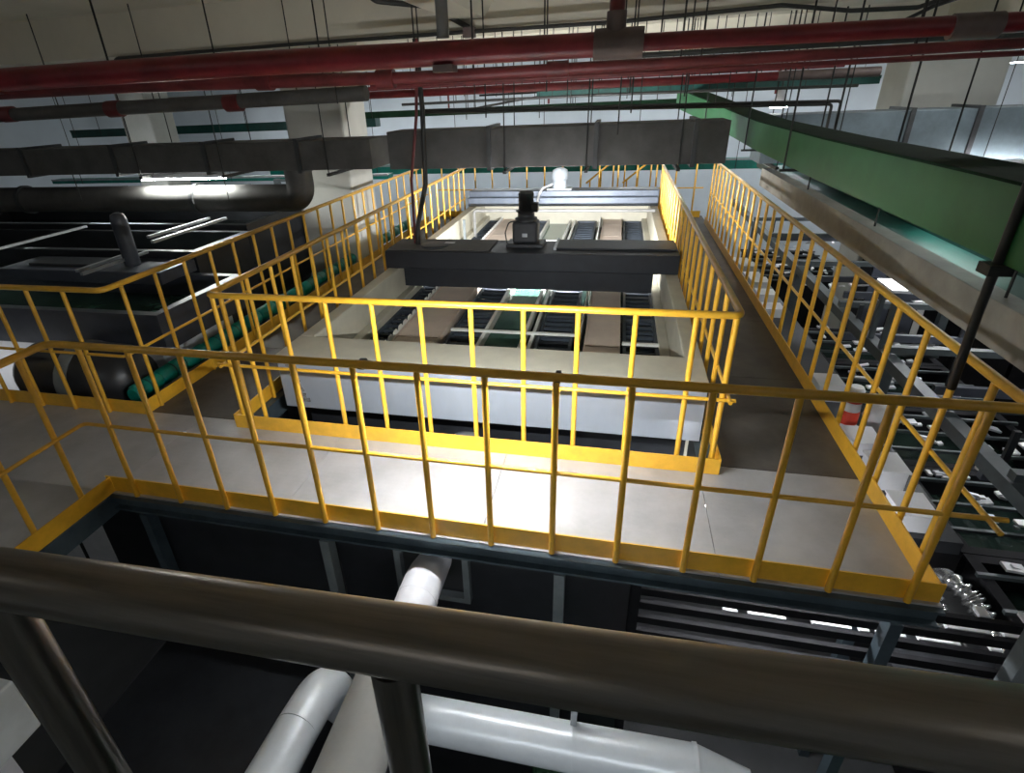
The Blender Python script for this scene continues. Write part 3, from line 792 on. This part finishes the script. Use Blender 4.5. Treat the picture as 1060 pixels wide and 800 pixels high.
for i, (x0, x1, y, z0, z1, lab) in enumerate(((-2.6, -0.4, 9.2, 2.05, 2.30, 'black conduit rising slantwise above the far beam'), (-3.0, 3.4, 6.9, 2.22, 2.20, 'thin black conduit just below the distant red pipe'), (-2.8, 0.6, 11.5, 2.3, 2.28, 'dark conduit high before the far wall, beyond the column'), (0.2, 4.6, 2.9, 2.52, 2.47, 'black cable run between the red pipes on the green tray side'))):
    c_ = thing('black_conduit', lab, 'conduit', ((x0+x1)/2, y, z0))
    MB().tube([(x0, y, z0), ((x0+x1)/2, y, (z0+z1)/2+0.02), (x1, y, z1)], 0.02, 8).build('conduit_run', conduit_m, c_)
    for q in (0.1, 0.37, 0.63, 0.9):
        MB().tube([(x0+(x1-x0)*q, y, z0+(z1-z0)*q), (x0+(x1-x0)*q, y, 3.2)], 0.006, 6).build('hanger_rod', rod_m, c_)
# free hanging rods in clusters
for i in range(26):
    x = random.uniform(-3.0, 2.6)
    y = random.choice((2.9, 6.4, 7.2, 8.2, 10.0))
    zl = random.uniform(1.95, 2.3)
    tag(MB().tube([(x, y, zl), (x, y, 3.2 if y not in (3.4,) else 2.8)], 0.006, 6).build('threaded_rod', rod_m), 'thin dark threaded rod hanging from the ceiling among the pipes', 'rod', 'thin ceiling rods among the pipes')

# ------------------------------------------------------------------ dark plating tanks on the left
def open_tank(name, label, x0, x1, y0, y1, z0, z1, m, wall=0.06, fill=None, group=None):
    t = thing(name, label, 'tank', ((x0+x1)/2, (y0+y1)/2, z0), group)
    b = MB()
    b.box(x0, x1, y0, y0+wall, z0, z1)
    b.box(x0, x1, y1-wall, y1, z0, z1)
    b.box(x0, x0+wall, y0+wall, y1-wall, z0, z1)
    b.box(x1-wall, x1, y0+wall, y1-wall, z0, z1)
    b.box(x0+wall, x1-wall, y0+wall, y1-wall, z0, z0+0.1)
    b.build('tank_body', m, t)
    r = MB()
    e = 0.03
    r.box(x0-e, x1+e, y0-e, y0+wall, z1, z1+0.025)
    r.box(x0-e, x1+e, y1-wall, y1+e, z1, z1+0.025)
    r.box(x0-e, x0+wall, y0+wall, y1-wall, z1, z1+0.025)
    r.box(x1-wall, x1+e, y0+wall, y1-wall, z1, z1+0.025)
    r.build('rim', m, t)
    if fill:
        MB().box(x0+wall, x1-wall, y0+wall, y1-wall, z0+0.1, z1-0.22).build('liquid', fill, t, kind='stuff')
    return t
lt = open_tank('plating_tank', 'near dark grey plating tank with a blue grey front above a white base', -8.5, -3.72, 1.72, 3.0, 0.22, 0.58, dark_blue, fill=greenwater)
MB().box(-8.45, -3.9, 1.82, 2.95, GZ, 0.22).build('base_cabinet', white_pl, lt, label='white lower casing')
open_tank('plating_tank', 'middle black plating tank with bare busbars on its rim', -9.5, -4.35, 3.15, 4.2, -0.2, 0.80, dark, fill=water_m)
open_tank('plating_tank', 'tall black plating tank beneath the round duct', -10.5, -4.45, 4.35, 5.9, -0.2, 0.86, dark, fill=water_m)
for nm, x0, x1, y0, y1 in (('middle', -9.4, -4.4, 3.15, 4.2), ('tall', -10.4, -4.5, 4.35, 5.9)):
    st = tag(MB().box(x0, x1, y0+0.05, y1-0.05, GZ, -0.2).build('tank_plinth', dark_blue), 'dark plinth under the %s black plating tank' % nm, 'plinth')
lb = thing('step_box', 'dark blue grey lidded box on the rim of the near plating tank', 'box', (-5.6, 3.0, 0.6))
MB().box(-6.6, -4.35, 2.55, 3.12, 0.606, 0.74).build('box_body', dark_blue, lb, 0.01)
MB().box(-6.3, -5.2, 2.7, 3.0, 0.74, 0.77).build('lid', dark, lb, 0.01)
tag(MB().lathe((-4.95, 2.84, 0.77-0.03), [(0.085, 0), (0.085, 0.50), (0.07, 0.56), (0.03, 0.58)], 20).build('vent_stack', dark_blue), 'short round dark vent stack standing on the step box', 'vent')
for i, (x, y0, y1, z) in enumerate(((-6.95, 2.6, 4.2, 0.86), (-4.98, 2.2, 3.12, 0.80), (-4.96, 3.18, 4.3, 0.96), (-4.70, 2.95, 4.3, 0.96), (-5.15, 2.3, 3.1, 0.80))):
    tag(MB().box(x-0.02, x+0.02, y0, y1, z, z+0.03).build('busbar', galv), ['bare metal busbar lying farthest along the black tanks', 'bare busbar just before the vent stack', 'bare busbar beyond the vent stack', 'bare busbar at the outer edge beyond the vent stack', 'thin busbar inside the one before the vent stack'][i], 'busbar')
# black pump cover and grey funnel by the railing
pm = thing('pump_cover', 'black rounded pump cover with a grey stripe behind the corner railing', 'pump', (-4.6, 1.35, -0.6))
MB().lathe((-4.35, 1.36, 0.10), [(0.05, -0.65), (0.22, -0.63), (0.30, -0.5), (0.33, 0.0), (0.32, 0.42), (0.24, 0.58), (0.05, 0.62)], 24, 'x').build('cover_shell', dark, pm)
MB().lathe((-4.35, 1.36, 0.10), [(0.335, -0.02), (0.338, 0.0), (0.338, 0.10), (0.335, 0.12)], 24, 'x').build('stripe', greysteel, pm)
MB().box(-4.8, -3.9, 1.2, 1.5, GZ, -0.15).build('pump_stand', dark, pm)
MB().lathe((-3.82, 1.42, -0.25), [(0.10, 0), (0.05, 0.12), (0.035, 0.30), (0.015, 0.36)], 16).build('spout', greysteel, pm)
# teal crates along the left walkway
lowb = tag(MB().box(-3.72, -3.44, 1.05, 8.6, -0.30, -0.18).build('support_beam', channel_m), 'dark beam carrying the teal pipe covers beside the left walkway', 'beam')
cr0 = None
for tier in range(2):
    for i in range(22):
        y = 1.12+i*0.33
        x = -3.52 - 0.13*tier
        z = -0.18 + 0.17*tier
        if cr0 is None:
            cr0 = MB().tube([(0, 0, 0.082), (0, 0.03, 0.082), (0, 0.29, 0.082), (0, 0.315, 0.082)], [0.06, 0.082, 0.082, 0.06], 14).build('teal_sack', teal_m, loc=(x, y, z), local=True)
            tag(cr0, 'teal rounded bag in the lower tier by the railing, first along', 'bag', 'teal bags along the left walkway')
            MB().tube([(0, 0.15, 0.082), (0, 0.165, 0.082)], 0.084, 14).build('tie_band', teal_dk, cr0, local=True)
        else:
            c = cr0.copy()
            COL.objects.link(c)
            c.location = (x+random.uniform(-.012, .012), y, z)
            c['label'] = 'teal rounded bag in the %s tier by the railing, %s along' % (('lower', 'upper')[tier], ORD[i])
            for ch in cr0.children:
                d = ch.copy()
                COL.objects.link(d)
                d.parent = c
# background frames behind the left tanks
for i, (x0, x1, y) in enumerate(((-9.2, -6.4, 7.3), (-6.2, -4.6, 8.0))):
    t = thing('scaffold', ['grey steel frame with cross bars behind the tall black tank', 'grey steel frame beside the column behind the left railing'][i], 'frame', ((x0+x1)/2, y, GZ))
    for x in (x0, (x0+x1)/2, x1):
        MB().box(x-0.05, x+0.05, y, y+0.1, GZ, 1.0).build('upright', greysteel, t)
    for z in (0.35, 0.65, 0.95):
        MB().box(x0, x1, y-0.02, y, z, z+0.05).build('cross_bar', greysteel, t)
tag(MB().box(-4.95, -4.75, 7.2, 7.4, GZ, 0.75).build('teal_post', teal_m), 'bright teal post standing behind the left railing', 'post')

# ------------------------------------------------------------------ production line on the right
line_g = 'plating tanks of the production line'
for row, (x0, x1, zt) in enumerate(((3.14, 4.45, -0.95), (5.15, 6.7, -0.75))):
    num = -1
    for i in range(9):
        y0 = 0.4+i*1.15
        if row == 0 and i in (5, 6):
            continue
        num += 1
        t = open_tank('line_tank', 'dark open tank with pale rack plates for glints, %s along the row %s the walkway' % (ORD[num], ('next to', 'farther from')[row]), x0, x1, y0, y0+1.08, GZ, zt, rack_m, 0.05, water_m, line_g)
        for q in range(3):
            yy = y0+0.2+0.33*q
            MB().box(x0-0.06, x1+0.06, yy, yy+0.03, zt+0.03, zt+0.06).build('busbar', gantry_m, t)
            for j in range(random.randint(4, 8)):
                xx = random.uniform(x0+0.1, x1-0.25)
                L = random.uniform(0.03, 0.13)
                MB().obox((xx+L/2, yy+0.07, zt+random.uniform(0.05, 0.16)), (L, random.uniform(0.03, 0.09), 0.02), Matrix.Rotation(random.uniform(-.3, .3), 3, 'Y')).build('rack_glint', random.choice((white_pl, galv, white_pl, white_pl)), t)  # pale plates stand in for glints along the racks
rl = thing('hoist_gantry', 'grey steel hoist frame with two long rails over the production line', 'frame', (4, 5, GZ))
for x, z in ((2.95, -0.10), (4.85, 0.15), (6.9, 0.25)):
    MB().box(x-0.05, x+0.05, 0.33, 11.5, z, z+0.10).build('long_rail', gantry_m, rl)
    for y in (0.34, 3.0, 6.0, 9.0):
        MB().box(x-0.05, x+0.05, y, y+0.1, GZ, z).build('upright', gantry_m, rl)
for y in (0.35, 1.1, 2.0, 3.05, 4.3, 6.0, 7.7, 9.0):
    MB().box(2.9, 6.95, y, y+0.07, 0.02, 0.08).build('cross_bar', gantry_m, rl)
# hoist carriers with white plates standing in for glints
cg = 'hoist carriers with white plates for glints over the production line'
for i, (x, y, z) in enumerate(((3.6, 1.5, -0.25), (3.8, 2.7, -0.2), (3.5, 4.0, -0.25), (3.9, 5.3, -0.2), (3.6, 6.15, -0.25), (5.6, 2.2, 0.0), (5.9, 3.8, 0.05), (5.6, 5.6, 0.0), (5.8, 7.6, 0.0), (3.6, 8.4, -0.2))):
    t = thing('hoist_carrier', 'dark carrier bar with white plates for glints, %s along the %s row' % ((ORD[i], 'closer') if i < 5 else (('sixth', 'closer') if i == 9 else (ORD[i-5], 'farther'))), 'carrier', (x, y, z), cg)
    MB().box(x-0.6, x+0.6, y, y+0.05, z, z+0.08).build('carrier_bar', dark_blue, t)
    for sx in (-0.5, 0.5):
        MB().box(x+sx-0.02, x+sx+0.02, y+0.01, y+0.04, z+0.08, 0.15 if x < 4.5 else 0.4).build('hanger', dark, t)
    for j in range(9):
        xx = x-0.57+j*0.13
        if random.random() < 0.9:
            MB().obox((xx+0.06, y+0.14, z-0.05+random.uniform(-.05, .05)), (random.uniform(.04, .10), random.uniform(.05, .2), 0.02), Matrix.Rotation(random.uniform(-.4, .4), 3, 'X')).build('carrier_glint', white_pl, t)
# white stepped boxes by the toe board
sb = tag(MB().box(2.34, 2.80, 1.1, 8.2, -0.60, -0.50).build('support_shelf', dark), 'dark shelf beam running below the walkway toe board', 'shelf')
MB().box(2.36, 2.44, 1.15, 1.23, GZ, -0.60).build('shelf_leg', channel_m, sb)
MB().box(2.36, 2.44, 7.9, 8.0, GZ, -0.60).build('shelf_leg', channel_m, sb)
bg = 'white boxes on the shelf below the walkway'
num = -1
for i in range(15):
    y = 1.15+i*0.46
    if 2.2 < y < 2.75 or 3.3 < y < 4.9:
        continue
    num += 1
    t = thing('white_box', 'white lidded box below the toe board, %s along its shelf' % ORD[num], 'box', (2.56, y, -0.5), bg)
    h = random.uniform(0.08, 0.2)
    MB().box(2.42, 2.64, y, y+0.26, -0.499, -0.5+h).build('box_body', white_pl, t, 0.012)
    MB().box(2.41, 2.65, y-0.01, y+0.27, -0.5+h, -0.485+h).build('lid', white_pl, t, 0.005)
cn = thing('warning_bollard', 'small white bollard with two red bands beside the walkway toe board', 'bollard', (2.52, 2.50, -0.5))
MB().lathe((2.52, 2.50, -0.5), [(0.12, 0), (0.12, 0.02), (0.075, 0.03), (0.066, 0.40), (0.05, 0.43)], 20).build('bollard_body', white_pl, cn)
MB().lathe((2.52, 2.50, -0.5), [(0.076, 0.08), (0.0765, 0.085), (0.0735, 0.20), (0.072, 0.205)], 20).build('red_band', redband, cn)
MB().lathe((2.52, 2.50, -0.5), [(0.071, 0.29), (0.0715, 0.295), (0.0695, 0.37), (0.068, 0.375)], 20).build('red_band', redband, cn)
tag(MB().lathe((2.78, 2.52, -0.37), [(0.05, -0.06), (0.13, -0.06), (0.13, 0.06), (0.05, 0.06)], 8, 'y').build('white_roll', white_pl), 'white octagonal roll standing beside the banded bollard', 'roll')
# near column and braces on the right
nc = thing('steel_column', 'grey steel column with a brace standing just outside the walkway corner', 'column', (2.5, 0.0, GZ))
MB().box(2.36, 2.44, -0.14, -0.06, GZ, 1.02).build('column_shaft', greysteel, nc)
MB().tube([(2.44, -0.1, -0.2), (3.6, -0.1, -1.7)], 0.04, 4).build('brace', greysteel, nc)
wp = thing('glowing_panel', 'small glowing white panel on a stand under the beige duct', 'lamp', (2.92, 3.35, 0.0))
MB().box(2.855, 3.005, 3.17, 3.52, 0.555, 0.58).build('panel_frame', white_pl, wp)
MB().box(2.86, 3.0, 3.175, 3.515, 0.581, 0.588).build('diffuser', emit('panel_glow_white', (0.95, 0.97, 1.0), 4.0), wp)  # panel gives off an even white
for y in (3.2, 3.45):
    MB().box(2.91, 2.95, y, y+0.04, 0.0, 0.555).build('panel_leg', gantry_m, wp)
# silver hoses
for i, path in enumerate(([(2.86, 1.30, -1.02), (2.84, 1.15, -0.86), (2.93, 1.02, -0.90), (3.0, 0.86, -0.98), (3.02, 0.70, -1.04)], [(2.55, 1.2, -0.9), (2.66, 1.1, -0.82), (2.70, 0.95, -0.95), (2.72, 0.8, -1.1)])):
    pth = rounded(path, 0.12, 8)
    dense = []
    for a, b in zip(pth, pth[1:]):
        m_ = max(1, int((b-a).length/0.012))
        dense += [a.lerp(b, q/m_) for q in range(m_)]
    dense.append(pth[-1])
    rad = [0.072 if q % 4 < 2 else 0.046 for q in range(len(dense))]
    tag(MB().tube(dense, rad, 14).build('foil_hose', hose_m), ['longer crinkled silver foil hose below the walkway corner', 'short crinkled silver foil hose tucked close under the walkway corner'][i], 'hose')
tag(MB().box(2.35, 3.05, 0.5, 1.5, -1.25, -1.13).build('hose_shelf', dark), 'black shelf carrying the silver foil hoses', 'shelf')
cc = thing('dark_cover_box', 'tall dark box added to hide the bright face of the cream column beyond the near tanks', 'cabinet', (4.5, 6.6, GZ))  # made-up dark box covering the column's bright lower face
MB().box(4.0, 4.75, 6.5, 6.88, GZ, 0.75).build('cabinet_body', rack_m, cc, 0.02)
MB().box(4.03, 4.37, 6.485, 6.50, GZ+0.1, 0.7).build('door_panel', dark_blue, cc, 0.004)
MB().box(4.39, 4.72, 6.485, 6.50, GZ+0.1, 0.7).build('door_panel', dark_blue, cc, 0.004)
# floor objects under the line, far right machine
mc = thing('machine_cabinet', 'blue grey machine cabinet standing beyond the production line', 'cabinet', (8.6, 6, GZ))
MB().box(7.8, 9.4, 3.0, 9.0, GZ, -0.2).build('cabinet_body', dark_blue, mc, 0.03)
for y in (3.4, 5.2, 7.0):
    MB().box(7.78, 7.80, y, y+1.4, -2.8, -0.5).build('door_panel', dark_blue, mc, 0.01)

# ------------------------------------------------------------------ lamps of the room, with some added for light
def ceiling_lamp(label, x, y, z, L, em, group=None, axis='x', top=3.2):
    t = thing('led_fixture', label, 'lamp', (x, y, z), group)
    if axis == 'x':
        MB().box(x-L/2, x+L/2, y-0.05, y+0.05, z, z+0.05).build('housing', white_pl, t)
        MB().box(x-L/2+0.02, x+L/2-0.02, y-0.04, y+0.04, z-0.02, z-0.001).build('diffuser', em, t)
        for q in (-L*0.35, L*0.35):
            MB().tube([(x+q, y, z+0.05), (x+q, y, top)], 0.005, 6).build('hanger_rod', rod_m, t)
    else:
        MB().box(x-0.05, x+0.05, y-L/2, y+L/2, z, z+0.05).build('housing', white_pl, t)
        MB().box(x-0.04, x+0.04, y-L/2+0.02, y+L/2-0.02, z-0.02, z-0.001).build('diffuser', em, t)
        for q in (-L*0.35, L*0.35):
            MB().tube([(x, y+q, z+0.05), (x, y+q, 3.2)], 0.005, 6).build('hanger_rod', rod_m, t)
    return t
for i, x in enumerate((-10, -6.4, -2.6, 1.2, 5.0, 9)):
    ceiling_lamp('slim white led fixture at the far wall, %s from the dark tanks side' % ORD[i], x, 14.2, 2.45, 2.4, em_far, 'led fixtures in front of the far wall')
ceiling_lamp('led fixture glowing just above the round duct', -5.25, 4.36, 1.49, 1.3, em_duct, top=1.57)
ceiling_lamp('led fixture glowing at the edge of view beyond the black tanks', -8.6, 6.6, 1.55, 1.6, em_far)
ceiling_lamp('twin led fixture glowing below the blue grey duct', 4.75, 5.6, 1.33, 0.9, em_plant)
ceiling_lamp('added led fixture low over the first production line tanks', 5.2, 2.6, 0.95, 2.0, em_plant, axis='y')  # added to light the line equipment
ceiling_lamp('added led fixture low over the far production line tanks', 5.2, 8.0, 0.95, 2.0, em_plant, axis='y')  # second added light for the line, farther back
ceiling_lamp('unseen led fixture added at ceiling height out over the near dark tank', -8.2, 0.4, 2.95, 1.6, em_fill_room)  # out of view, added to brighten the tank fronts
for x, y, q in ((-4.5, -3.2, 'above the dark tanks side'), (2.8, -3.2, 'on the production line side'), (-1.0, -5.4, 'farthest back')):
    ceiling_lamp('added plain led ceiling fixture behind the landing, ' + q, x, y, 3.05, 1.8, em_fill_room, 'added led fixtures behind the landing')  # unseen fill lights added behind the viewer
ul = thing('led_fixture', 'short led fixture added under the front platform behind the cable ladder rack', 'lamp', (1.7, 0.75, -0.15))  # hidden light added so the white pieces of the rack show bright
MB().box(1.0, 2.0, 0.7, 0.8, -0.10, -0.013).build('housing', white_pl, ul)
MB().box(1.02, 1.98, 0.71, 0.79, -0.12, -0.101).build('diffuser', em_plant, ul)
lu = thing('led_fixture', 'added led fixture under the edge of the landing, shining down into the pit', 'lamp', (0.1, -2.3, 0.5))  # unseen light added to brighten the pit pipes
MB().box(-0.8, 1.0, -2.35, -2.25, 0.50, 0.55).build('housing', white_pl, lu)
MB().box(-0.78, 0.98, -2.34, -2.26, 0.475, 0.499).build('diffuser', emit('fill_pit', (0.93, 0.97, 1.0), FILL_PIT), lu)
ceiling_lamp('added led fixture on the ceiling just before the cream column on the production line side', 4.2, 4.9, 3.05, 1.2, em_fill_line)  # added out of sight behind the beam to brighten the column
lw = led_bar('led_bar', 'added low led work light behind the corner railing, washing the white tank base', (-6.3, 1.32, -0.25), 2.2, 'x', (0, 1, 0.3), emit('fill_low', (0.95, 0.98, 1.0), 20), 0.02)  # hidden light put in to brighten the white base
for x in (-7.2, -5.4):
    MB().box(x-0.015, x+0.015, 1.29, 1.31, GZ, -0.24).build('stand_leg', rod_m, lw)
hb = thing('high_bay_lamp', 'small round high bay lamp with a bell reflector beside the black conduits', 'lamp', (2.55, 7.2, 2.0))
MB().lathe((2.55, 7.2, 1.98), [(0.13, 0), (0.10, 0.07), (0.05, 0.12), (0.05, 0.22)], 20).build('reflector', white_pl, hb)
MB().lathe((2.55, 7.2, 1.955), [(0.02, 0.0), (0.11, 0.004), (0.115, 0.022)], 20).build('lamp_lens', em_far, hb)
MB().tube([(2.55, 7.2, 2.2), (2.55, 7.2, 3.2)], 0.012, 8).build('stem', conduit_m, hb)
